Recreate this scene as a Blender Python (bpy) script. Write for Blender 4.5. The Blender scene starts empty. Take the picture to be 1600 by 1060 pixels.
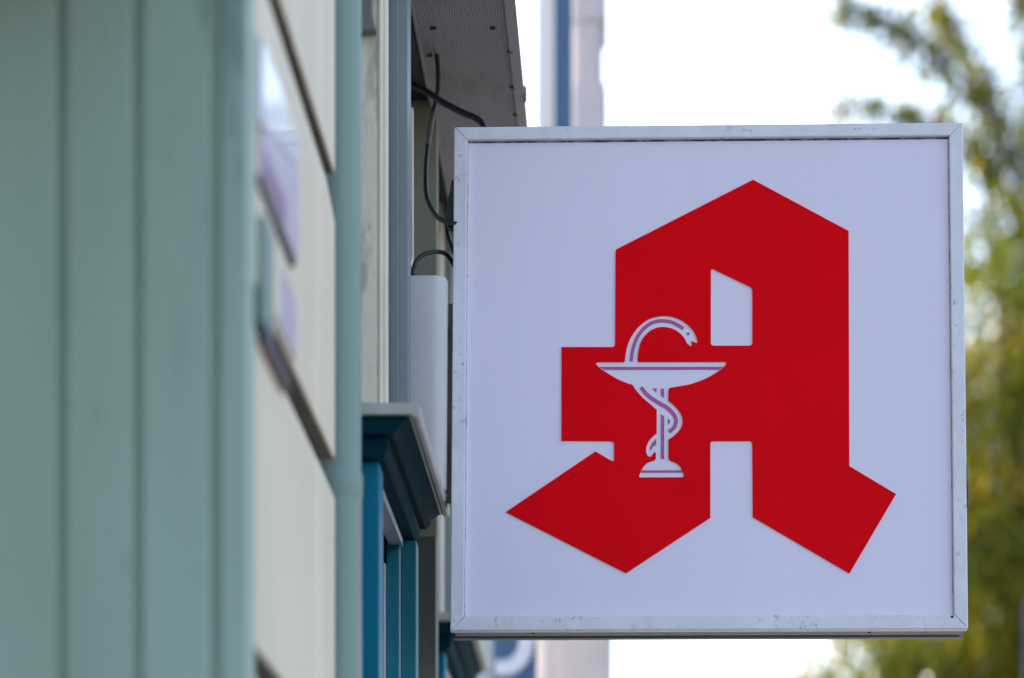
import bpy, bmesh, math, random
import numpy as np
from mathutils import Vector, Matrix
R = math.radians
SC = bpy.context.scene
COL = SC.collection
random.seed(7)

# ------------------------------------------------------------------ camera
F, EYE, HOR, VPX = 4500.0, 1.6, 1720.0, 975.0        # photo pixels: focal length, horizon row, vanishing point of the street
YAW = math.atan((VPX - 800) / F)
cam = bpy.data.cameras.new('camera')
camo = bpy.data.objects.new('camera', cam); COL.objects.link(camo)
camo.location = (0, 0, EYE); camo.rotation_euler = (R(90), 0, YAW)
cam.sensor_width = 36; cam.lens = F / 1600 * 36
cam.shift_y = (HOR - 530) / 1600
cam.clip_start = .05; cam.clip_end = 3000
cam.dof.use_dof = True; cam.dof.focus_distance = 5.60; cam.dof.aperture_fstop = 1.75
cam.dof.aperture_ratio = 1.25
SC.camera = camo

# ------------------------------------------------------------------ sky, sun, exposure
SUN_EL, SUN_AZ = 36.0, -48.0       # azimuth from +Y, negative to the left, behind the house row
w = bpy.data.worlds.new('World'); SC.world = w; w.use_nodes = True
nt = w.node_tree; bg = nt.nodes['Background']
sky = nt.nodes.new('ShaderNodeTexSky'); sky.sky_type = 'NISHITA'; sky.sun_disc = False
sky.sun_elevation = R(SUN_EL); sky.sun_rotation = R(SUN_AZ)
sky.air_density = 1.0; sky.dust_density = 3.0; sky.ozone_density = 1.0
nt.links.new(sky.outputs[0], bg.inputs[0]); bg.inputs[1].default_value = .13
sl = bpy.data.lights.new('sun', 'SUN'); sl.energy = 3.0; sl.angle = R(0.6); sl.color = (1, .95, .88)
so = bpy.data.objects.new('sun', sl); COL.objects.link(so); so.location = (-5, 12, 20)
sd = Vector((math.sin(R(SUN_AZ)) * math.cos(R(SUN_EL)), math.cos(R(SUN_AZ)) * math.cos(R(SUN_EL)), math.sin(R(SUN_EL))))
so.rotation_euler = sd.to_track_quat('Z', 'Y').to_euler()
SC.view_settings.view_transform = 'Standard'; SC.view_settings.look = 'None'
SC.view_settings.gamma = 1; SC.view_settings.use_curve_mapping = False
SC.view_settings.exposure = 2.0

# ------------------------------------------------------------------ helpers
_c, _s = math.cos(YAW), math.sin(YAW)
def at(px, py, Y):
    """world point seen at a photo pixel, on the cross-street plane at distance Y"""
    a, b = (px - 800) / F, (HOR - py) / F
    d = Vector((_c * a - _s, _s * a + _c, b)); t = Y / d.y
    return Vector((d.x * t, Y, EYE + d.z * t))
def X(px, Y): return at(px, HOR, Y).x
def Z(py, Y, px=800): return at(px, py, Y).z

def mat(name, col, rough=.6, var=.12, scale=6., bump=.0, bscale=60., spec=.5, metal=0., dirt=None, dirt_amt=.0, dscale=25., stretch=(1, 1, 1), coat=0., patch=0.):
    m = bpy.data.materials.new(name); m.use_nodes = True
    n = m.node_tree.nodes; l = m.node_tree.links; p = n['Principled BSDF']
    p.inputs['Roughness'].default_value = rough; p.inputs['Metallic'].default_value = metal
    p.inputs['Specular IOR Level'].default_value = spec
    p.inputs['Coat Weight'].default_value = coat
    tc = n.new('ShaderNodeTexCoord'); mp = n.new('ShaderNodeMapping'); mp.inputs['Scale'].default_value = stretch
    l.new(tc.outputs['Object'], mp.inputs[0])
    nz = n.new('ShaderNodeTexNoise'); nz.inputs['Scale'].default_value = scale; nz.inputs['Detail'].default_value = 6
    l.new(mp.outputs[0], nz.inputs['Vector'])
    rp = n.new('ShaderNodeValToRGB')
    rp.color_ramp.elements[0].position = .3; rp.color_ramp.elements[1].position = .7
    rp.color_ramp.elements[0].color = (*[c * (1 - var) for c in col], 1)
    rp.color_ramp.elements[1].color = (*[min(1, c * (1 + var)) for c in col], 1)
    l.new(nz.outputs[0], rp.inputs[0]); out = rp.outputs[0]
    if dirt:
        nd = n.new('ShaderNodeTexNoise'); nd.inputs['Scale'].default_value = dscale; nd.inputs['Detail'].default_value = 9; nd.inputs['Roughness'].default_value = .7
        l.new(mp.outputs[0], nd.inputs['Vector'])
        rd = n.new('ShaderNodeValToRGB'); rd.color_ramp.elements[0].position = 1 - dirt_amt - .04; rd.color_ramp.elements[1].position = 1 - dirt_amt + .04
        l.new(nd.outputs[0], rd.inputs[0])
        mx = n.new('ShaderNodeMix'); mx.data_type = 'RGBA'; fac = rd.outputs[0]
        if patch:
            npn = n.new('ShaderNodeTexNoise'); npn.inputs['Scale'].default_value = patch; npn.inputs['Detail'].default_value = 3
            l.new(mp.outputs[0], npn.inputs['Vector'])
            pr = n.new('ShaderNodeValToRGB'); pr.color_ramp.elements[0].position = .46; pr.color_ramp.elements[1].position = .62
            l.new(npn.outputs[0], pr.inputs[0])
            mm = n.new('ShaderNodeMath'); mm.operation = 'MULTIPLY'; l.new(fac, mm.inputs[0]); l.new(pr.outputs[0], mm.inputs[1]); fac = mm.outputs[0]
        l.new(fac, mx.inputs[0]); l.new(out, mx.inputs[6]); mx.inputs[7].default_value = (*dirt, 1); out = mx.outputs[2]
    l.new(out, p.inputs['Base Color'])
    if bump:
        nb = n.new('ShaderNodeTexNoise'); nb.inputs['Scale'].default_value = bscale; nb.inputs['Detail'].default_value = 5
        l.new(mp.outputs[0], nb.inputs['Vector'])
        bp = n.new('ShaderNodeBump'); bp.inputs['Strength'].default_value = bump; bp.inputs['Distance'].default_value = .004
        l.new(nb.outputs[0], bp.inputs['Height']); l.new(bp.outputs[0], p.inputs['Normal'])
    return m

class MB:
    def __init__(s): s.v = []; s.f = []
    def add(s, vs, fs):
        o = len(s.v); s.v += [tuple(v) for v in vs]; s.f += [tuple(i + o for i in f) for f in fs]; return s
    def box(s, x0, x1, y0, y1, z0, z1):
        vs = [(x, y, z) for x in (x0, x1) for y in (y0, y1) for z in (z0, z1)]
        return s.add(vs, [(0, 1, 3, 2), (4, 6, 7, 5), (0, 4, 5, 1), (2, 3, 7, 6), (0, 2, 6, 4), (1, 5, 7, 3)])
    def prism(s, poly, a0, a1, axis):
        """poly extruded along axis: 'y' poly=(x,z), 'z' poly=(x,y)"""
        n = len(poly)
        if axis == 'y': vs = [(p[0], a, p[1]) for a in (a0, a1) for p in poly]
        elif axis == 'z': vs = [(p[0], p[1], a) for a in (a0, a1) for p in poly]
        else: vs = [(a, p[0], p[1]) for a in (a0, a1) for p in poly]
        fs = [tuple(range(n)), tuple(range(2 * n - 1, n - 1, -1))] + [(i, i + n, (i + 1) % n + n, (i + 1) % n) for i in range(n)]
        return s.add(vs, fs)
    def tube(s, pts, rad, seg=10):
        pts = [Vector(p) for p in pts]; n = len(pts); rs = rad if isinstance(rad, (list, tuple)) else [rad] * n
        up = Vector((.3, .9, .2)); vs = []
        for i, p in enumerate(pts):
            t = (pts[min(i + 1, n - 1)] - pts[max(i - 1, 0)]).normalized()
            a = t.cross(up)
            if a.length < 1e-3: a = t.cross(Vector((1, 0, 0)))
            a.normalize(); b = t.cross(a).normalized()
            for k in range(seg):
                an = 2 * math.pi * k / seg; vs.append(p + rs[i] * (math.cos(an) * a + math.sin(an) * b))
        fs = [(i * seg + k, i * seg + (k + 1) % seg, (i + 1) * seg + (k + 1) % seg, (i + 1) * seg + k) for i in range(n - 1) for k in range(seg)]
        fs += [tuple(range(seg)), tuple((n - 1) * seg + k for k in range(seg))]
        return s.add(vs, fs)
    def lathe(s, prof, cx, cy, seg=32):
        n = len(prof); vs = [(cx + r * math.cos(2 * math.pi * k / seg), cy + r * math.sin(2 * math.pi * k / seg), z) for r, z in prof for k in range(seg)]
        fs = [(i * seg + k, i * seg + (k + 1) % seg, (i + 1) * seg + (k + 1) % seg, (i + 1) * seg + k) for i in range(n - 1) for k in range(seg)]
        fs += [tuple(range(seg)), tuple((n - 1) * seg + k for k in range(seg))]
        return s.add(vs, fs)
    def build(s, name, m, parent=None, bevel=0, smooth=False, seg=2):
        me = bpy.data.meshes.new(name); me.from_pydata(s.v, [], s.f)
        bm = bmesh.new(); bm.from_mesh(me); bmesh.ops.recalc_face_normals(bm, faces=bm.faces)
        if bevel: bmesh.ops.bevel(bm, geom=bm.edges, offset=bevel, segments=seg, affect='EDGES', profile=.5, clamp_overlap=True)
        bm.to_mesh(me); bm.free()
        me.materials.append(m)
        if smooth:
            for p in me.polygons: p.use_smooth = True
            me.set_sharp_from_angle(angle=R(40))
        o = bpy.data.objects.new(name, me); COL.objects.link(o)
        if parent: o.parent = parent
        return o
def box(name, m, x0, x1, y0, y1, z0, z1, parent=None, bevel=0): return MB().box(x0, x1, y0, y1, z0, z1).build(name, m, parent, bevel)
def tag(o, label=None, cat=None, group=None, kind=None):
    for k, v in (('label', label), ('category', cat), ('group', group), ('kind', kind)):
        if v: o[k] = v
    return o
def thing(name, label, cat, group=None, loc=(0, 0, 0)):
    o = bpy.data.objects.new(name, None); COL.objects.link(o); o.location = loc; o.empty_display_size = .1
    return tag(o, label, cat, group)
def catmull(pts, k=6):
    out = []; n = len(pts); P = [Vector(p) for p in pts]
    for i in range(n - 1):
        a, b, c, d = P[max(i - 1, 0)], P[i], P[i + 1], P[min(i + 2, n - 1)]
        for j in range(k):
            t = j / k
            out.append(.5 * ((2 * b) + (c - a) * t + (2 * a - 5 * b + 4 * c - d) * t * t + (3 * b - a - 3 * c + d) * t ** 3))
    return out + [P[-1]]
def flat(name, loops, m, parent, y_front, thick, bevel=0.):
    """sheet in the local XZ plane, cut from closed loops (holes by inner loops), front face at y_front"""
    cu = bpy.data.curves.new(name, 'CURVE'); cu.dimensions = '2D'; cu.fill_mode = 'BOTH'; cu.extrude = thick / 2
    for lp in loops:
        sp = cu.splines.new('POLY'); sp.points.add(len(lp) - 1); sp.use_cyclic_u = True
        for q, p in zip(sp.points, lp): q.co = (p[0], p[1], 0, 1)
    tmp = bpy.data.objects.new(name + '_outline', cu); COL.objects.link(tmp)
    dg = bpy.context.evaluated_depsgraph_get(); dg.update()
    me = bpy.data.meshes.new_from_object(tmp.evaluated_get(dg))
    bpy.data.objects.remove(tmp); bpy.data.curves.remove(cu)
    me.transform(Matrix.Translation((0, y_front + thick / 2, 0)) @ Matrix.Rotation(R(90), 4, 'X'))
    me.materials.clear(); me.materials.append(m); me.name = name
    o = bpy.data.objects.new(name, me); COL.objects.link(o); o.parent = parent
    return o

# ------------------------------------------------------------------ materials
M = {}
M['asphalt'] = mat('asphalt', (.05, .05, .052), .85, .25, 8, .4, 200)
M['paving'] = mat('paving', (.27, .26, .25), .8, .15, 3, .3, 90)
M['kerb'] = mat('kerb_stone', (.3, .29, .28), .75, .12, 10, .2)
M['earth'] = mat('earth', (.14, .13, .1), .9, .3, .2)
M['render'] = mat('render_grey', (.33, .34, .33), .85, .1, 3, .25, 140)
M['green'] = mat('green_paint', (.46, .545, .415), .55, .10, 2.5, .12, 25, dirt=(.22, .28, .22), dirt_amt=.43, dscale=3.2, stretch=(2.2, 2.2, .5))
M['green_groove'] = mat('green_paint_groove', (.40, .49, .38), .6, .06, 3, .1, 30)
M['pipe'] = mat('pipe_green', (.24, .32, .26), .5, .1, 5, .15, 40, stretch=(1, 1, .3))
M['cream'] = mat('cream_render', (.86, .705, .505), .7, .09, 6, .2, 90, stretch=(1, 1, .12))
M['jamb'] = mat('jamb_cream', (.88, .74, .54), .6, .12, 7, .15, 60, stretch=(1, 1, .25), dirt=(.5, .43, .3), dirt_amt=.42, dscale=9)
M['metalgrey'] = mat('frame_blue_grey', (.17, .2, .205), .45, .06, 4, .05)
M['lightgrey'] = mat('frame_light_line', (.5, .52, .53), .4, .05, 4)
M['khaki'] = mat('khaki_wall', (.25, .23, .16), .8, .15, 5, .3, 90, stretch=(1, 1, .4))
M['ivory'] = mat('ivory_paint', (.88, .74, .56), .5, .08, 5)
M['taupe'] = mat('taupe_wall', (.2, .185, .155), .75, .1, 6, .25, 120)
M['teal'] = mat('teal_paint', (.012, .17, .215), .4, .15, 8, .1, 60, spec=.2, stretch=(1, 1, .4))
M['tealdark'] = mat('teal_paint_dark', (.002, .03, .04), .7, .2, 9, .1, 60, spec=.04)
M['blue'] = mat('blue_paint', (.001, .16, .24), .4, .1, 5, .06, 50, spec=.12)
M['rim'] = mat('hood_rim', (.5, .48, .41), .55, .12, 12, .15, 70)
M['black'] = mat('gap_shade_and_seam', (.008, .009, .01), .7, .3, 20)  # painted-in shade for the canopy gap, also the sign's seam
M['cable'] = mat('black_cable', (.012, .012, .013), .42, .4, 30)
M['oldcable'] = mat('olive_cable', (.1, .09, .055), .55, .35, 25)
M['bracket'] = mat('dark_steel', (.03, .031, .033), .5, .4, 30, .2, 120, dirt=(.12, .08, .05), dirt_amt=.38)
M['soffit'] = mat('soffit_metal', (.22, .2, .205), .55, .12, 7, .1, 60, dirt=(.16, .14, .135), dirt_amt=.4, dscale=6, stretch=(1, .5, 1))
M['whiteplastic'] = mat('white_plastic', (.68, .62, .57), .45, .05, 5)
M['signface'] = mat('sign_acrylic', (.93, .80, .89), .25, .013, 3.0, .0, spec=.3, stretch=(3.5, 1, .6), dirt=(.55, .52, .56), dirt_amt=.275, dscale=34)
M['signred'] = mat('sign_red', (.97, .0002, .005), .2, .045, 5, spec=.035, dirt=(.8, .05, .06), dirt_amt=.285, dscale=26)
M['signpurple'] = mat('sign_purple', (.5, .085, .28), .3, .04, 8)
M['frame'] = mat('frame_paint', (.87, .785, .785), .42, .07, 14, .25, 70, dirt=(.38, .38, .4), dirt_amt=.405, dscale=64, patch=9.)
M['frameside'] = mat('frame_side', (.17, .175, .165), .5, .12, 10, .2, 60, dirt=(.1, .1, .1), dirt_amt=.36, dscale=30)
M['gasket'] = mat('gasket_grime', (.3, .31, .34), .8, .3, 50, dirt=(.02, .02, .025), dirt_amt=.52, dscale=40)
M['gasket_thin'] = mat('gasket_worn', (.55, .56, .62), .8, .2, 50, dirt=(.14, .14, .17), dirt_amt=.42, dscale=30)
M['joint'] = mat('joint_grime_shade', (.075, .07, .055), .9, .3, 14)  # grime plus the shade under each course, put into the colour
M['plaquewhite'] = mat('plaque_white', (.88, .84, .82), .3, .02, 3, coat=.5)
M['lilac'] = mat('plaque_lilac', (.62, .52, .57), .35, .1, 6)
M['plum'] = mat('plaque_plum', (.3, .14, .3), .3, .1, 6)
M['stone'] = mat('far_stone', (.53, .475, .48), .8, .08, 4, .2)
M['farblue'] = mat('far_blue', (.035, .085, .19), .4, .1, 4)
M['farwhite'] = mat('far_white', (.55, .57, .7), .4, .05, 4)
M['fargrey'] = mat('far_grey', (.3, .36, .42), .5, .05, 4)
M['polemat'] = mat('pole_blue_grey', (.02, .02, .05), .7, .1, 4, spec=.03)
M['bark'] = mat('bark', (.09, .07, .05), .9, .3, 12, .6, 30, stretch=(1, 1, .25))

def glass():
    m = mat('window_glass', (.015, .022, .025), .03, .05, 3); return m
M['glass'] = glass()
def leafmat(name, stops):
    m = bpy.data.materials.new(name); m.use_nodes = True; n = m.node_tree.nodes; l = m.node_tree.links
    p = n['Principled BSDF']; p.inputs['Roughness'].default_value = .32
    g = n.new('ShaderNodeNewGeometry'); r = n.new('ShaderNodeValToRGB'); r.color_ramp.interpolation = 'LINEAR'
    while len(r.color_ramp.elements) < len(stops): r.color_ramp.elements.new(.5)
    for e, (pos, c) in zip(r.color_ramp.elements, stops): e.position = pos; e.color = (*c, 1)
    tc = n.new('ShaderNodeTexCoord'); nz = n.new('ShaderNodeTexNoise'); nz.inputs['Scale'].default_value = 1.1; nz.inputs['Detail'].default_value = 2
    l.new(tc.outputs['Object'], nz.inputs['Vector'])
    mx = n.new('ShaderNodeMix'); mx.data_type = 'FLOAT'; mx.inputs[0].default_value = .5
    mr = n.new('ShaderNodeMapRange'); mr.inputs[1].default_value = .3; mr.inputs[2].default_value = .7
    l.new(nz.outputs[0], mr.inputs[0])
    l.new(g.outputs['Random Per Island'], mx.inputs[2]); l.new(mr.outputs[0], mx.inputs[3]); l.new(mx.outputs[0], r.inputs[0])
    l.new(r.outputs[0], p.inputs['Base Color'])
    t = n.new('ShaderNodeBsdfTranslucent'); l.new(r.outputs[0], t.inputs[0])
    ms = n.new('ShaderNodeMixShader'); ms.inputs[0].default_value = .5
    l.new(p.outputs[0], ms.inputs[1]); l.new(t.outputs[0], ms.inputs[2]); l.new(ms.outputs[0], n['Material Output'].inputs[0])
    return m
M['leaf'] = leafmat('leaf_autumn', [(.0, (.02, .065, .02)), (.35, (.085, .125, .010)), (.6, (.18, .18, .008)), (.82, (.32, .24, .008)), (1., (.46, .2, .008))])

# ------------------------------------------------------------------ ground
tag(box('ground', M['earth'], -900, 900, -900, 900, -.5, -.16), kind='structure')
tag(box('road', M['asphalt'], 2.6, 10.2, -60, 120, -.16, -.13), kind='structure')
tag(box('pavement', M['paving'], -.6, 2.45, -60, 120, -.159, 0), kind='structure')
tag(box('far_pavement', M['paving'], 10.35, 14, -60, 120, -.159, 0), kind='structure')
tag(box('kerb', M['kerb'], 2.451, 2.599, -60, 120, -.159, .004), kind='structure')
tag(box('far_kerb', M['kerb'], 10.201, 10.349, -60, 120, -.159, .004), kind='structure')

# ------------------------------------------------------------------ the shop building the sign hangs on
bld = thing('shop_building', 'shop building along the left with green boards, cream courses and teal windows', 'building', loc=(0, 0, 0))
XW = -.52
core = MB().prism([(-9, -4), (-.82, -4), (-.82, 3.56), (XW, 3.56), (XW, 8.4), (-9, 8.4)], -.15, 10.5, 'z').build('wall', M['render'], bld)
MB().prism([(-9.3, -4.3), (-.75, -4.3), (-.75, 3.4), (-.3, 3.4), (-.3, 8.6), (-9.3, 8.6)], 10.5, 10.8, 'z').build('roof', M['kerb'], bld)

box('recess_shade_ceiling', M['render'], -.819, -.50, .8, 3.485, 3.06, 3.2, bld)  # unseen ceiling, added to darken the upper left boards
# green boarded return, facing the camera
YB = 3.49
pil = box('boarding', M['green_groove'], -.818, -.4585, YB + .011, 3.558, 0, 6.2, bld)
gx = [X(-145, YB), -.824, X(95, YB), X(214, YB), X(336, YB), X(387, YB)]
for i in range(1, 5):
    box('board', M['green'], gx[i] + .0062, gx[i + 1] - (.0062 if i < 4 else 0), YB, YB + .012, .002, 6.198, pil, .0028)

# cream courses with undercut joints
Y0, Y1, XF = 3.565, 4.54, -.457
joints = [EYE + .563 + .4525 * k for k in range(-4, 6)]
tt = {3: .026, 4: .026, 5: .026, 6: .015}
clad = box('cladding', M['cream'], XW - .01, XF - .04, Y0 + .002, Y1 - .004, 0, joints[-1], bld)
for k in range(len(joints) - 1):
    zb, zt = joints[k] + .001, joints[k + 1] - .004
    t = {4: .026, 5: .015}.get(k, .028); ch = {4: .06, 5: .075}.get(k, .06)
    MB().prism([(XF - .042, zb), (XF, zb), (XF, zt - ch), (XF - t, zt), (XF - .042, zt)], Y0, Y1, 'y').build('course', M['cream'], clad, .0015)
    if k: box('joint_shade_strip', M['joint'], XF - .0425, XF - .0035, Y0 + .002, Y1 - .002, zb - .0035, zb - .0003, clad)  # dark strip paints in the joint's shade along with its grime

# window surrounds with hoods
def surround(name_parent):
    z1 = EYE + 1.19
    ya, yb = 4.90, 5.75
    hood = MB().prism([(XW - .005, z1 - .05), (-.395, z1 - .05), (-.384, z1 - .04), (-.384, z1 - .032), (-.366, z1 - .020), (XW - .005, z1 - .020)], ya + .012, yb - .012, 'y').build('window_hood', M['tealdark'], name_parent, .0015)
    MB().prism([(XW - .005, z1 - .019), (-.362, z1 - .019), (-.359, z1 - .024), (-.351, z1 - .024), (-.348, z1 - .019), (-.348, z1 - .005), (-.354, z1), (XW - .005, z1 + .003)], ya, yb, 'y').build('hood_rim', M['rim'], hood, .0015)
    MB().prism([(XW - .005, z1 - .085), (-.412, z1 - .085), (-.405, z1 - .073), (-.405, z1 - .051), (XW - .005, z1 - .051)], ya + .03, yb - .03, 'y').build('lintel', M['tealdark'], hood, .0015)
    zl = z1 - .086
    box('near_jamb', M['blue'], XW - .005, X(599, 5.05), 4.96, 5.05, 0, zl, hood, .003)
    box('sash_jamb', M['teal'], X(603.5, 5.65), X(623, 5.65), 5.65, 5.735, 0, zl - .002, hood, .002)
    box('jamb_bead', M['lightgrey'], X(623.6, 5.655), X(626, 5.655), 5.652, 5.73, 0, zl - .004, hood)
    box('outer_jamb', M['teal'], X(626.6, 5.66), X(650, 5.66), 5.66, 5.736, 0, zl, hood, .002)
    box('head_rail', M['lilac'], -.463, -.437, 5.055, 5.645, zl - .012, zl - .001, hood, .002)  # lilac tone paints in the reflection under the window head
    box('head_bead', M['lightgrey'], -.4365, -.4335, 5.055, 5.645, zl - .016, zl - .001, hood)
    box('reflection_bead', M['plaquewhite'], X(598.8, 5.64), X(602.6, 5.64), 5.635, 5.70, 0, zl - .05, hood)  # white strip standing in for a sky reflection at the pane
    box('pane', M['glass'], -.4775, -.4695, 5.052, 5.70, 0.02, zl - .002, hood)
    return hood
h1 = surround(bld)
def copy_tree(o, parent, off):
    c = o.copy(); COL.objects.link(c); c.parent = parent; c.location = Vector(o.location) + Vector(off)
    for ch in o.children:
        d = ch.copy(); COL.objects.link(d); d.parent = c
    return c
kids = list(h1.children)
h2 = copy_tree(h1, bld, (-.018, 2.11, 0))

# piers, mouldings and frames beside the first window
box('pier', M['taupe'], XW - .005, X(681, 5.80), 5.80, 5.832, 0, EYE + 1.14, bld, .003)
jm = box('jamb_moulding', M['jamb'], XW - .005, X(590, 5.05), 5.05, 5.29, EYE + 1.198, 6.2, bld, .003)
MB().tube([(X(593.5, 5.04), 5.052, EYE + 1.198), (X(593.5, 5.04), 5.052, 6.2)], .0045, 12).build('bead', M['ivory'], jm, smooth=True)
MB().tube([(X(601, 5.05), 5.058, EYE + 1.198), (X(601, 5.05), 5.058, 6.2)], .0052, 12).build('bead', M['ivory'], jm, smooth=True)
MB().prism([(XW - .004, Z(50, 5.03)), (X(588, 5.03), Z(46, 5.03)), (X(582, 5.03), Z(20, 5.03)), (X(574, 5.03), 3.9), (XW - .004, 3.9)], 5.02, 5.049, 'y').build('corbel', M['taupe'], jm, .002)
fr = box('metal_frame', M['metalgrey'], XW - .005, X(621.5, 5.3), 5.30, 5.38, EYE + 1.198, 6.2, bld, .0015)
box('frame_stile', M['metalgrey'], X(623, 5.3), X(637, 5.3), 5.298, 5.38, EYE + 1.198, 6.2, fr, .0015)
box('frame_seam', M['lightgrey'], X(621.6, 5.3), X(622.9, 5.3), 5.3, 5.37, EYE + 1.198, 6.2, fr)
MB().prism([(XW, Z(405, 5.9)), (X(638, 5.9), Z(405, 5.9)), (X(642, 5.9), Z(412, 5.9)), (X(645, 5.9), Z(398, 5.9)), (X(645, 5.9), Z(165, 5.9)), (XW, Z(165, 5.9))], 5.90, 5.925, 'y').build('ivory_strip', M['ivory'], bld, .0015)
box('khaki_pier', M['khaki'], XW - .005, X(683, 6.3), 6.3, 6.345, 0, 4.4, bld, .003)
MB().tube([(X(687, 7.12), 7.12, EYE + 1.195), (X(687, 7.12), 7.12, 4.4)], .0105, 14).build('pilaster_bead', M['ivory'], bld, smooth=True)
box('grey_pier', M['render'], XW - .005, X(707, 7.2), 7.20, 7.6, EYE + 1.195, 4.4, bld, .003)

# downpipe
dp = thing('downpipe', 'green painted downpipe with a collar between cream courses and cream moulding', 'downpipe', loc=(-.467, 4.70, 0))
zc = Z(748, 4.7)
MB().lathe([(.0385, 0), (.0385, zc - .03), (.036, zc - .028), (.0375, zc), (.0375, 7.5)], 0, 0, 36).build('pipe', M['pipe'], dp, smooth=True)
MB().lathe([(.038, zc - .035), (.0395, zc - .03), (.0405, zc - .008), (.0405, zc + .004), (.038, zc + .012)], 0, 0, 36).build('collar', M['pipe'], dp, smooth=True)
for zz in (.6, 2.0, 3.9, 5.6):
    MB().box(-.056, -.02, -.01, .01, zz, zz + .03).build('clip', M['pipe'], dp, .002)

# plaques on the cream courses, near the green boards
pq = thing('wall_plaque', 'white glossy plaque with lilac lower half on the cream courses', 'plaque', loc=(0, 0, 0))
za, zm, zz1 = EYE + 1.155, EYE + 1.225, EYE + 1.325
MB().prism([(3.565, EYE + 1.215), (3.955, EYE + 1.288), (3.955, zz1), (3.565, zz1)], XF - .001, XF + .009, 'x').build('upper_panel', M['plaquewhite'], pq, .002)
MB().prism([(3.585, za), (3.965, za), (3.965, EYE + 1.287), (3.585, EYE + 1.216)], XF - .001, XF + .008, 'x').build('lower_panel', M['lilac'], pq, .002)
box('plum_band', M['plum'], XF + .0082, XF + .0095, 3.59, 3.80, za + .006, za + .035, pq)
box('backing', M['bracket'], XF - .001, XF + .006, 3.57, 3.93, za - .014, za - .001, pq)
pq2 = thing('wall_plaque', 'small teal and lilac plaque just above the middle joint of the cream courses', 'plaque')
box('teal_panel', M['pipe'], XF - .001, XF + .011, 3.575, 3.665, EYE + .97, EYE + 1.105, pq2, .003)
box('lilac_panel', M['lilac'], XF - .001, XF + .005, 3.78, 3.965, EYE + 1.022, EYE + 1.105, pq2, .002)
box('ivory_panel', M['cream'], XF - .001, XF + .005, 3.668, 3.777, EYE + 1.022, EYE + 1.105, pq2, .002)
box('ledge', M['bracket'], XF - .001, XF + .012, 3.575, 3.83, EYE + .945, EYE + .966, pq2, .002)

# ------------------------------------------------------------------ canopy above
can = thing('shop_canopy', 'grey ribbed metal canopy seen from below above the sign', 'canopy', loc=(-.32, 6.4, EYE + 2.18))
cx, cy, cz = can.location
def rel(o):
    o.location = -Vector(can.location); return o
xl, xr = X(640, 5.703), X(805, 5.703)
rel(box('casing', M['soffit'], xl, xr - .045, 5.15, 7.65, EYE + 2.188, EYE + 2.36, can))
mb = MB(); n = 72; x0, x1 = xl + .006, xr - .021; vs = []
for yy in (5.15, 5.9, 6.7, 7.65):
    for i in range(n + 1):
        vs.append((x0 + (x1 - x0) * i / n, yy, EYE + 2.1800 + (.0016 if i % 2 else 0)))
mb.add(vs, [(r * (n + 1) + i, r * (n + 1) + i + 1, (r + 1) * (n + 1) + i + 1, (r + 1) * (n + 1) + i) for r in range(3) for i in range(n)])
rb = rel(mb.build('ribbed_soffit', M['soffit'], can))
rel(box('edge_trim', M['soffit'], xr - .0225, xr, 5.148, 7.652, EYE + 2.177, EYE + 2.187, can, .001))
rel(box('edge_trim', M['soffit'], xl, xl + .0065, 5.148, 7.652, EYE + 2.177, EYE + 2.187, can, .001))
rel(box('gap_shade_rail', M['black'], XW - .004, xl - .001, 5.2, 6.32, EYE + 2.192, EYE + 2.3, can))  # black board between wall and canopy, painting in the gap's shade
rel(box('gap_shade_rail', M['black'], XW - .004, xl - .001, 6.7, 7.6, EYE + 2.22, EYE + 2.3, can))  # same painted gap shade, farther along
def on_soffit(px, py, dz=0):
    yy = F * (2.18 + dz) / (HOR - py) ; return Vector((X(px, yy), yy, EYE + 2.18 + dz))
for px, py in ((677, 41), (770, 42), (797, 79), (801, 135), (806, 178), (671, 83)):
    p = on_soffit(px, py)
    rel(MB().box(p.x - .006, p.x + .006, p.y - .004, p.y + .004, p.z - .0045, p.z + .001).build('screw', M['bracket'], can, .001))
p = on_soffit(820, 152); rel(MB().box(p.x - .004, p.x + .004, p.y - .02, p.y + .02, p.z - .004, p.z + .02).build('edge_clip', M['bracket'], can, .002))

# ------------------------------------------------------------------ the pharmacy sign
W, H, D = 1.0, 1.0166, .085
sgn = thing('pharmacy_sign', 'square white pharmacy light box with red letter A and chalice, projecting from the shop', 'sign')
rot = Matrix.Rotation(.00576, 3, 'Z') @ Matrix.Rotation(-.1014, 3, 'X') @ Matrix.Rotation(.00225, 3, 'Y')
ctr = Vector((.1639, 5.6317, EYE + 1.41663))
sgn.matrix_world = Matrix.Translation(ctr + rot @ Vector((0, 0, -H / 2))) @ rot.to_4x4()
def homog(src, dst):
    A = []; b = []
    for (x, y), (u, v) in zip(src, dst):
        A += [[x, y, 1, 0, 0, 0, -u * x, -u * y], [0, 0, 0, x, y, 1, -v * x, -v * y]]; b += [u, v]
    h = np.linalg.solve(np.array(A, float), np.array(b, float)); return np.append(h, 1).reshape(3, 3)
HM = homog([(709, 200), (1504, 190), (1513, 985), (704, 983)], [(-W / 2, H), (W / 2, H), (W / 2, 0), (-W / 2, 0)])
def S(px, py):
    q = HM @ np.array([px, py, 1.0]); return (q[0] / q[2], q[1] / q[2])
fw_t, fw_s, fw_b = .0262, .0268, .0285
box('panel', M['signface'], -W / 2 + .012, W / 2 - .012, .0115, .017, .012, H - .012, sgn)
fr_depth = .02
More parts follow.
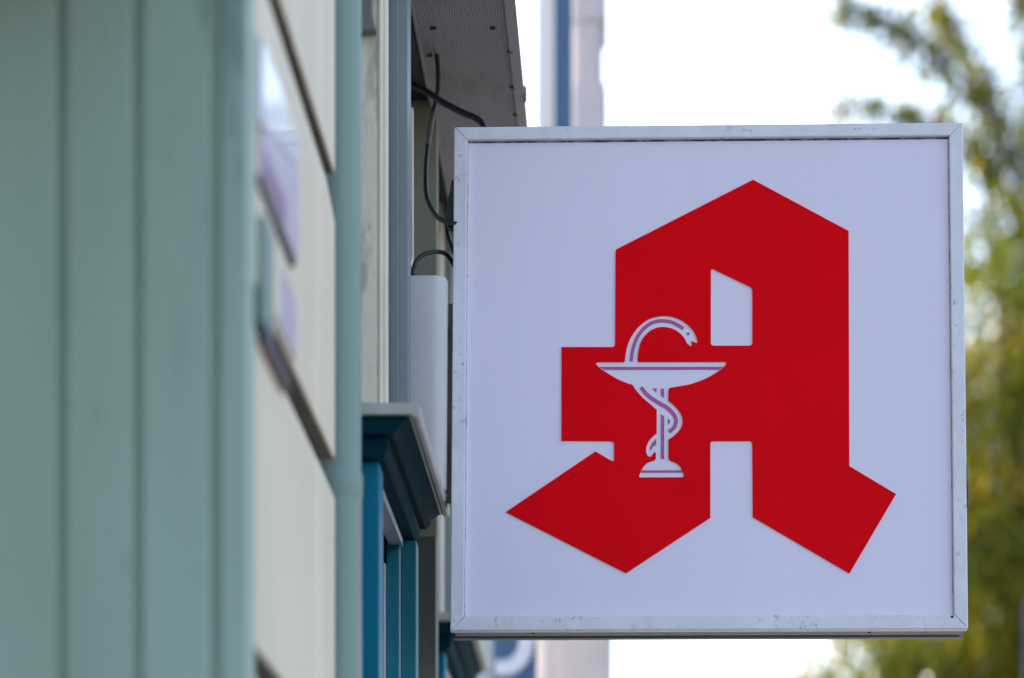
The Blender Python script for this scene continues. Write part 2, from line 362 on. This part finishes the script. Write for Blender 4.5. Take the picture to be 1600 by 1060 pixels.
def rail(poly, bev=.0022):
    m = MB(); n = len(poly)
    m.add([(p[0], 0, p[1]) for p in poly] + [(p[0], fr_depth, p[1]) for p in poly], [tuple(range(n)), tuple(range(2 * n - 1, n - 1, -1))] + [(i, (i + 1) % n, (i + 1) % n + n, i + n) for i in range(n)])
    return m.build('frame_rail', M['frame'], sgn, bev)
a, b = W / 2, .0002
rail([(-a, H), (a, H), (a - fw_s, H - fw_t), (-a + fw_s, H - fw_t)])
rail([(-a, 0), (a, 0), (a - fw_s, fw_b), (-a + fw_s, fw_b)])
rail([(-a, b), (-a + fw_s - b, fw_b + b), (-a + fw_s - b, H - fw_t - b), (-a, H - b)])
rail([(a, b), (a - fw_s + b, fw_b + b), (a - fw_s + b, H - fw_t - b), (a, H - b)])
xi, zi0, zi1 = a - fw_s, fw_b, H - fw_t
for (x0, x1, z0, z1) in ((-xi, xi, zi1 - .0026, zi1 - .0003), (-xi, xi, zi0 + .0003, zi0 + .0014), (-xi + .0003, -xi + .0014, zi0 + .0015, zi1 - .0027), (xi - .0014, xi - .0003, zi0 + .0015, zi1 - .0027)):
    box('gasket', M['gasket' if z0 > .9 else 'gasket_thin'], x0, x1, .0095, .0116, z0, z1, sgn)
ins = .007
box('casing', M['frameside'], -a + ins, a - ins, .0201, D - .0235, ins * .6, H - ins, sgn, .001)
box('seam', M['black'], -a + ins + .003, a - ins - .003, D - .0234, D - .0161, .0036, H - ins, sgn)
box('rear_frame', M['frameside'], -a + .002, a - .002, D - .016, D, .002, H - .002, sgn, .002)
# red letter with the chalice cut out of it
def rnd(pts, idx, r):
    out = []; n = len(pts)
    for i, p in enumerate(pts):
        if i not in idx: out.append(p); continue
        P = Vector(p); a_ = (Vector(pts[i - 1]) - P); b_ = (Vector(pts[(i + 1) % n]) - P); a_.normalize(); b_.normalize()
        for t in (0, .25, .5, .75, 1):
            q = (1 - t) ** 2 * (P + a_ * r) + 2 * t * (1 - t) * P + t * t * (P + b_ * r); out.append(tuple(q))
    return out
A_out = [(1175, 278), (1325, 358), (1326.5, 727), (1400, 771), (1327, 895), (1175, 806), (1174, 687), (1108.5, 687), (1108.5, 807), (977, 893), (790, 797), (929, 703), (958, 720), (958, 687), (876, 686), (876, 540), (959.5, 540), (960, 388)]
A_out = rnd(A_out, {6, 7, 12, 13, 16}, 5)
A_hole = rnd([(1109, 416), (1174, 447), (1174, 538), (1109, 538)], {0, 1, 2, 3}, 5)
Zs = 3.312
def zpx(l): return [(860 + u / Zs, 460 + v / Zs) for u, v in l]
segs = [  # chalice and snake outline, smooth runs between corners
    ([(228, 349), (240, 342), (375, 342)], 0),
    ([(381, 334), (386, 290), (398, 245), (420, 200), (455, 155), (500, 122), (545, 107), (590, 103), (635, 110), (680, 130), (715, 158), (740, 190), (758, 235)], 1),
    ([(752, 246), (724, 233)], 0), ([(726, 257), (719, 262)], 0),
    ([(702, 247), (685, 215), (660, 190), (630, 172), (590, 162), (550, 164), (510, 182), (480, 210), (460, 245), (450, 285), (445, 332)], 1),
    ([(452, 341), (898, 341), (908, 348)], 0),
    ([(895, 367), (850, 400), (800, 428), (750, 448), (700, 462), (640, 472), (612, 478), (605, 490)], 1),
    ([(605, 541), (630, 562), (658, 592), (674, 620), (679, 650), (672, 680), (655, 705), (630, 728), (606, 744)], 1),
    ([(606, 842), (615, 852), (640, 862), (662, 878), (678, 905), (686, 930), (680, 940)], 1),
    ([(460, 940), (455, 932), (465, 905), (480, 880), (500, 862), (530, 852), (541, 842)], 1),
    ([(541, 812), (530, 812), (520, 828), (508, 834), (495, 822), (490, 795), (498, 765), (515, 738), (545, 710)], 1),
    ([(545, 590), (510, 560), (470, 525), (435, 485), (420, 462), (400, 455), (350, 435), (290, 400), (245, 370)], 1)]
chal = []
for pts, sm in segs:
    chal += [(p.x, p.y) for p in catmull([(u, v, 0) for u, v in pts], 4)] if sm else pts
tl = lambda l: [S(*p) for p in l]
flat('letter', [tl(A_out), tl(A_hole), tl(zpx(chal))], M['signred'], sgn, .0085, .0032)
def ribbon(cl, wd):
    pts = catmull([(u, v, 0) for u, v in cl], 5); L_, R_ = [], []
    for i, p in enumerate(pts):
        t = (pts[min(i + 1, len(pts) - 1)] - pts[max(i - 1, 0)]).normalized(); nn = Vector((-t.y, t.x, 0)) * wd / 2
        L_.append(((p + nn).x, (p + nn).y)); R_.append(((p - nn).x, (p - nn).y))
    return L_ + R_[::-1]
strip = [[(246, 366), (892, 366), (868, 381), (274, 381)],
         ribbon([(412, 338), (418, 290), (432, 240), (455, 195), (490, 157), (530, 134), (580, 128), (630, 138), (683, 168)], 18),
         [(707 + 8 * math.cos(k * .449), 195 + 8 * math.sin(k * .449)) for k in range(14)],
         ribbon([(463, 472), (500, 515), (550, 549), (600, 579), (635, 615), (645, 650), (632, 683), (607, 703)], 20),
         [(566, 479), (583, 479), (583, 526), (566, 515)], [(566, 611), (584, 622), (584, 843), (566, 843)],
         [(521, 478), (544, 478), (544, 498)], [(603, 635), (611, 639), (616, 650), (612, 659), (603, 665)],
         [(543, 738), (543, 770), (527, 779), (512, 803), (510, 785), (522, 758)],
         [(468, 902), (680, 902), (685, 914), (464, 914)]]
for sp in strip: flat('emblem_line', [tl(zpx(sp))], M['signpurple'], sgn, .0105, .0009)
# wear: a loose strip of old sealant on the outer edge, a few bolts and the wall brackets
MB().tube([(*[(a + .0005), .004], S(1508, 725)[1]), (a + .0008, .003, S(1508, 752)[1]), (a + .002, .004, S(1509, 770)[1]), (a + .0015, .005, S(1510, 792)[1])], .0016, 6).build('loose_sealant', M['bracket'], sgn)
for px, py in ((1488, 966), (832, 988), (1360, 990)):
    u, v = S(px, py); MB().lathe([(.0008, -.0015), (.0032, -.0015), (.0028, .0008), (.0006, .0012)], 0, 0, 10).build('bolt', M['bracket'], sgn).matrix_local = Matrix.Translation((u, -.0005 if py < 970 else .03, v if py < 970 else .003)) @ Matrix.Rotation(R(90), 4, 'X')
box('mounting_plate', M['khaki'], -a - .012, -a + .0005, .062, .074, .275, .68, sgn, .001)
for zz in (.36, .60):
    box('wall_bracket', M['bracket'], -a - .19, -a - .0125, .056, .076, zz, zz + .03, sgn, .002)
u0, v0 = S(706, 266); u1, v1 = S(690, 346)
MB().add([(-a + ins, .03, v0), (-a - .006, .03, v0 - .01), (-a - .02, .03, v1 + .018), (-a - .012, .03, v1), (-a + ins, .03, v1 - .006), (-a + ins, .05, v0), (-a - .006, .05, v0 - .01), (-a - .02, .05, v1 + .018), (-a - .012, .05, v1), (-a + ins, .05, v1 - .006)],
         [(0, 1, 2, 3, 4), (9, 8, 7, 6, 5)] + [(i, (i + 1) % 5, (i + 1) % 5 + 5, i + 5) for i in range(5)]).build('gusset', M['bracket'], sgn, .0015)

# ------------------------------------------------------------------ white housing and cables
cyl = thing('cable_housing', 'white upright cable housing on the wall beside the sign', 'housing', loc=(X(667, 5.60), 5.625, EYE + 1.192))
hz = Z(430, 5.60) - cyl.location.z
rr = [(-.036, -.03), (.010, -.030)] + [(.010 + .028 * math.sin(k * R(10)), -.002 - .028 * math.cos(k * R(10))) for k in range(1, 10)] + [(.038, .03), (-.036, .03)]
MB().prism(rr, 0, hz, 'z').build('cover', M['whiteplastic'], cyl, .0015, smooth=True)
MB().lathe([(.0075, hz - .002), (.0075, hz + .006), (.0055, hz + .012), (.0045, hz + .013)], X(645.5, 5.63) - cyl.location.x, .005, 12).build('cable_gland', M['cable'], cyl)
for q in (.08, .34): MB().box(-.142, -.02, -.012, .012, q, q + .025).build('wall_clip', M['bracket'], cyl, .002)
def cable(label, pts, r, m=None, smooth=6):
    o = MB().tube(catmull(pts, smooth), r, 10).build('cable', m or M['cable'], smooth=True)
    return tag(o, label, 'cable', None)
c1 = thing('cable', 'thin cable hanging from the canopy in a loop to the sign', 'cable')
upper = [on_soffit(681, 84) + Vector((0, 0, .01)), at(684, 105, 5.99), at(684.5, 135, 5.97), at(681, 160, 5.95), at(675, 182, 5.93)]
lower = [at(675, 182, 5.93), at(670, 215, 5.9), at(666, 250, 5.87), at(665, 280, 5.84), at(667, 308, 5.81), at(677, 331, 5.77), at(690, 344, 5.72), at(712, 350, 5.66)]
MB().tube(catmull(upper), .0048, 10).build('sheath', M['bracket'], c1, smooth=True)
MB().tube(catmull([at(677, 178, 5.932), at(673, 195, 5.917), at(670, 215, 5.90), at(668, 228, 5.888)]), .0058, 10).build('sleeve', M['oldcable'], c1, smooth=True)
MB().tube(catmull(lower), .0048, 10).build('lead', M['cable'], c1, smooth=True)
cable('thick dark cable running from the wall down to the top of the sign', [at(600, 112, 6.02), at(640, 130, 6.0), at(664, 142, 5.97), at(690, 159, 5.92), at(722, 176, 5.87), at(745, 186, 5.83), at(757, 200, 5.80), at(761, 230, 5.78)], .0068)
cable('black cable arching out of the top of the white housing', [at(645, 445, 5.63), at(645.5, 425, 5.63), at(650, 410, 5.63), at(661, 399, 5.64), at(677, 394.5, 5.65), at(691, 395, 5.67), at(701, 402, 5.69), at(709, 414, 5.70), at(716, 428, 5.70)], .0044)
cable('short black cable hanging close along the left edge of the sign', [at(706, 318, 5.78), at(700, 332, 5.77), at(698, 350, 5.76), at(700, 368, 5.745), at(704, 381, 5.73), at(710, 396, 5.70), at(716, 405, 5.68)], .0046)

# ------------------------------------------------------------------ things further along the street
yp = 10.5
pl = thing('stone_pillar', 'tall blurred beige stone pillar behind the top of the sign', 'pillar', loc=(X(920, yp), yp, 0))
def pbox(name, px0, px1, y0, y1, z0, z1, ch=.02):
    ax, bx = X(px0, yp) - pl.location.x, X(px1, yp) - pl.location.x
    MB().prism([(ax + ch, y0), (bx - ch, y0), (bx, y0 + ch), (bx, y1), (ax, y1), (ax, y0 + ch)], z0, z1, 'z').build(name, M['stone'], pl, .004)
pbox('base', 838, 957, -.02, .3, 0, Z(760, yp))
pbox('shaft', 893, 941, 0, .28, Z(760, yp), 6.4)
pbox('band', 890, 948, -.015, .3, Z(760, yp) + .001, Z(132, yp)); pbox('band', 890, 948, -.015, .3, Z(34, yp), 6.41)
bn = thing('blue_banner', 'narrow blue upright banner beside the beige pillar', 'banner', loc=(X(880, 10.3), 10.3, 0))
box('white_strip', M['farwhite'], X(838, 10.3) - bn.location.x, X(850, 10.3) - bn.location.x, 0, .03, Z(420, 10.3), 6.3, bn, .004)
box('cloth', M['farblue'], X(865, 10.3) - bn.location.x, X(894, 10.3) - bn.location.x, 0, .03, Z(420, 10.3), 6.3, bn, .004)
box('post', M['stone'], X(851, 10.3) - bn.location.x, X(864, 10.3) - bn.location.x, -.01, .035, 0, 6.4, bn, .004)
bs = thing('blue_sign', 'blurred blue sign with a pale curved letter under the pharmacy sign', 'sign', loc=(X(790, 9.4), 9.4, Z(1130, 9.4)))
ox, oz = bs.location.x, bs.location.z
box('board', M['farblue'], X(772, 9.4) - ox, X(838, 9.4) - ox, 0, .06, 0, .5, bs, .003)
box('side_panel', M['fargrey'], X(735, 9.4) - ox, X(772, 9.4) - ox - .001, .005, .05, 0, .5, bs, .003)
lt = ribbon([(823, 900), (824, 960), (822, 1005), (815, 1028), (797, 1043), (774, 1044)], 23)
o = flat('letter', [[(X(p[0], 9.4) - ox, Z(p[1], 9.4) - oz) for p in lt]], M['farwhite'], bs, -.012, .011)
MB().box(X(800, 9.4) - ox - .015, X(800, 9.4) - ox + .015, .06, .09, -oz, .45).build('post', M['bracket'], bs, .003)

pole = thing('street_pole', 'blurred blue-grey street pole at the lower right corner', 'pole', loc=(X(1619, 14), 14, 0))
MB().lathe([(.09, 0), (.09, .05), (.062, .08), (.058, Z(950, 14)), (.03, Z(940, 14)), (.004, Z(936, 14))], 0, 0, 24).build('shaft', M['polemat'], pole, smooth=True)
MB().lathe([(.12, 0), (.12, .02), (.1, .03), (.1, .005)], 0, 0, 24).build('base_plate', M['polemat'], pole)

# ------------------------------------------------------------------ street trees
def tree(label, base, trunk_h, clumps, nleaf, leaf, seed, group, chains=()):
    rg = random.Random(seed); t = thing('street_tree', label, 'tree', group, base)
    top = Vector((0, 0, trunk_h))
    mb = MB(); mb.tube([(0, 0, -.1), (.02, 0, .4), (-.03, .02, trunk_h * .5), top], [.2, .15, .13, .1], 10)
    mb.build('trunk', M['bark'], t, smooth=True)
    lv = MB()
    def leafat(p):
        s_ = leaf * rg.uniform(.6, 1.2); u = Vector((rg.gauss(0, 1), rg.gauss(0, 1), rg.gauss(0, .6))).normalized()
        v = u.cross(Vector((rg.gauss(0, 1), rg.gauss(0, 1), rg.gauss(0, 1)))).normalized()
        lv.add([p - u * s_ * .5, p + v * s_ * .34, p + u * s_ * .6, p - v * s_ * .34], [(0, 1, 2, 3)])
    for (c, r, dens) in clumps:
        c = Vector(c)
        st = top - Vector((0, 0, .3))
        mid = st.lerp(c, .55) + Vector((rg.uniform(-.2, .2), rg.uniform(-.2, .2), rg.uniform(-.1, .15)))
        br = catmull([st, mid, c, c + (c - mid).normalized() * r[0] * .6], 5)
        r0 = .07
        MB().tube(br, [max(.006, r0 * (1 - i / len(br))) for i in range(len(br))], 6).build('limb', M['bark'], t, smooth=True)
        n = int(nleaf * dens * r[0] * r[1] * r[2])
        twigs = max(4, n // 40)
        for k in range(twigs):
            while True:
                q = Vector((rg.uniform(-1, 1), rg.uniform(-1, 1), rg.uniform(-1, 1)))
                if q.length < 1: break
            tc = c + Vector((q.x * r[0], q.y * r[1], q.z * r[2]))
            for j in range(n // twigs):
                leafat(tc + Vector((rg.gauss(0, .16), rg.gauss(0, .16), rg.gauss(0, .13))))
    for pts, r0, spread, n in chains:
        br = catmull(pts, 6); MB().tube(br, [max(.006, r0 * (1 - i / len(br))) for i in range(len(br))], 6).build('limb', M['bark'], t, smooth=True)
        k = 0
        while k < n:
            i_ = min(len(br) - 2, int(len(br) * rg.uniform(.3, 1))); q = br[i_]; tip = 1.25 - .6 * i_ / len(br)
            off = Vector((rg.gauss(0, 1.5), rg.gauss(0, 2), rg.gauss(-.3, 1.5))) * spread * tip; e = q + off
            if off.length > .05: MB().tube([q, q.lerp(e, .5) + Vector((0, 0, .02)), e], [.008, .006, .004], 4).build('twig', M['bark'], t)
            m_ = rg.choice((2, 3, 4, 6, 9)); k += m_
            for _ in range(m_): leafat(e.lerp(q, rg.uniform(0, .6)) + Vector((rg.gauss(0, .055), rg.gauss(0, .055), rg.gauss(-.02, .05))))
    lv.build('crown', M['leaf'], t)
    return t
YT = 22.0
bx = X(1640, YT)
def cl(px, py, rpx, dens=1., dy=0, rz=1.):
    p = at(px, py, YT); r = rpx / F * YT; return ((p.x - bx, dy, p.z), (r, r, r * rz), dens)
cl1 = [cl(1560, 520, 190, .9), cl(1480, 720, 200, 1), cl(1640, 720, 240, 1.1, .6), cl(1420, 930, 170, .8, -.5), cl(1560, 980, 230, 1.1, .5),
       cl(1340, 1080, 120, .8), cl(1700, 480, 200, .9, -.6), cl(1720, 900, 220, 1), cl(1460, 1180, 230, 1), cl(1660, 1200, 240, 1),
       cl(1590, 340, 120, .95), cl(1700, 260, 150, .9), cl(1540, 290, 85, .7), cl(1620, 215, 85, .6), cl(1300, 1200, 120, .8), cl(1300, 1095, 75, .9), cl(1385, 1040, 70, .9)]
def ch(l, r0, sp, n): return ([Vector((at(px, py, YT).x - bx, dy, at(px, py, YT).z)) for px, py, dy in l], r0, sp, n)
chains1 = [ch([(1680, 420, 0), (1590, 290, -.2), (1520, 180, -.3), (1430, 105, -.4), (1370, 70, -.5), (1300, 42, -.5)], .04, .075, 620),
           ch([(1640, 380, .1), (1560, 255, .2), (1480, 175, .3), (1400, 150, .3), (1310, 138, .4)], .035, .06, 330),
           ch([(1640, 380, .1), (1560, 250, .4), (1470, 190, .5), (1400, 185, .5), (1345, 185, .5)], .03, .06, 150),
           ch([(1690, 400, 0), (1610, 230, .2), (1550, 120, .3), (1510, 40, .3), (1470, -20, .3)], .035, .09, 520),
           ch([(1700, 380, 0), (1640, 200, -.3), (1600, 90, -.4), (1585, 0, -.4)], .03, .09, 340),
           ch([(1700, 380, 0), (1660, 180, .4), (1640, 60, .5), (1650, -30, .5)], .03, .11, 340)]
tree('autumn street tree with yellow-green leaves right behind the sign', (bx, YT, 0), 2.6, cl1, 3700, .085, 3, 'street trees', chains1)
bx2 = X(1800, 34)
YT = 34.0
bx = bx2
cl2 = [cl(1650, 500, 200, .7), cl(1560, 800, 220, .8), cl(1720, 800, 240, .8), cl(1620, 1050, 220, .8), cl(1500, 1010, 110, .6), cl(1850, 600, 250, .7), cl(1900, 950, 250, .7), cl(1720, 1200, 250, .8)]
tree('farther autumn street tree seen through the gaps of the nearer one', (bx2, 34, 0), 3.2, cl2, 900, .11, 5, 'street trees')
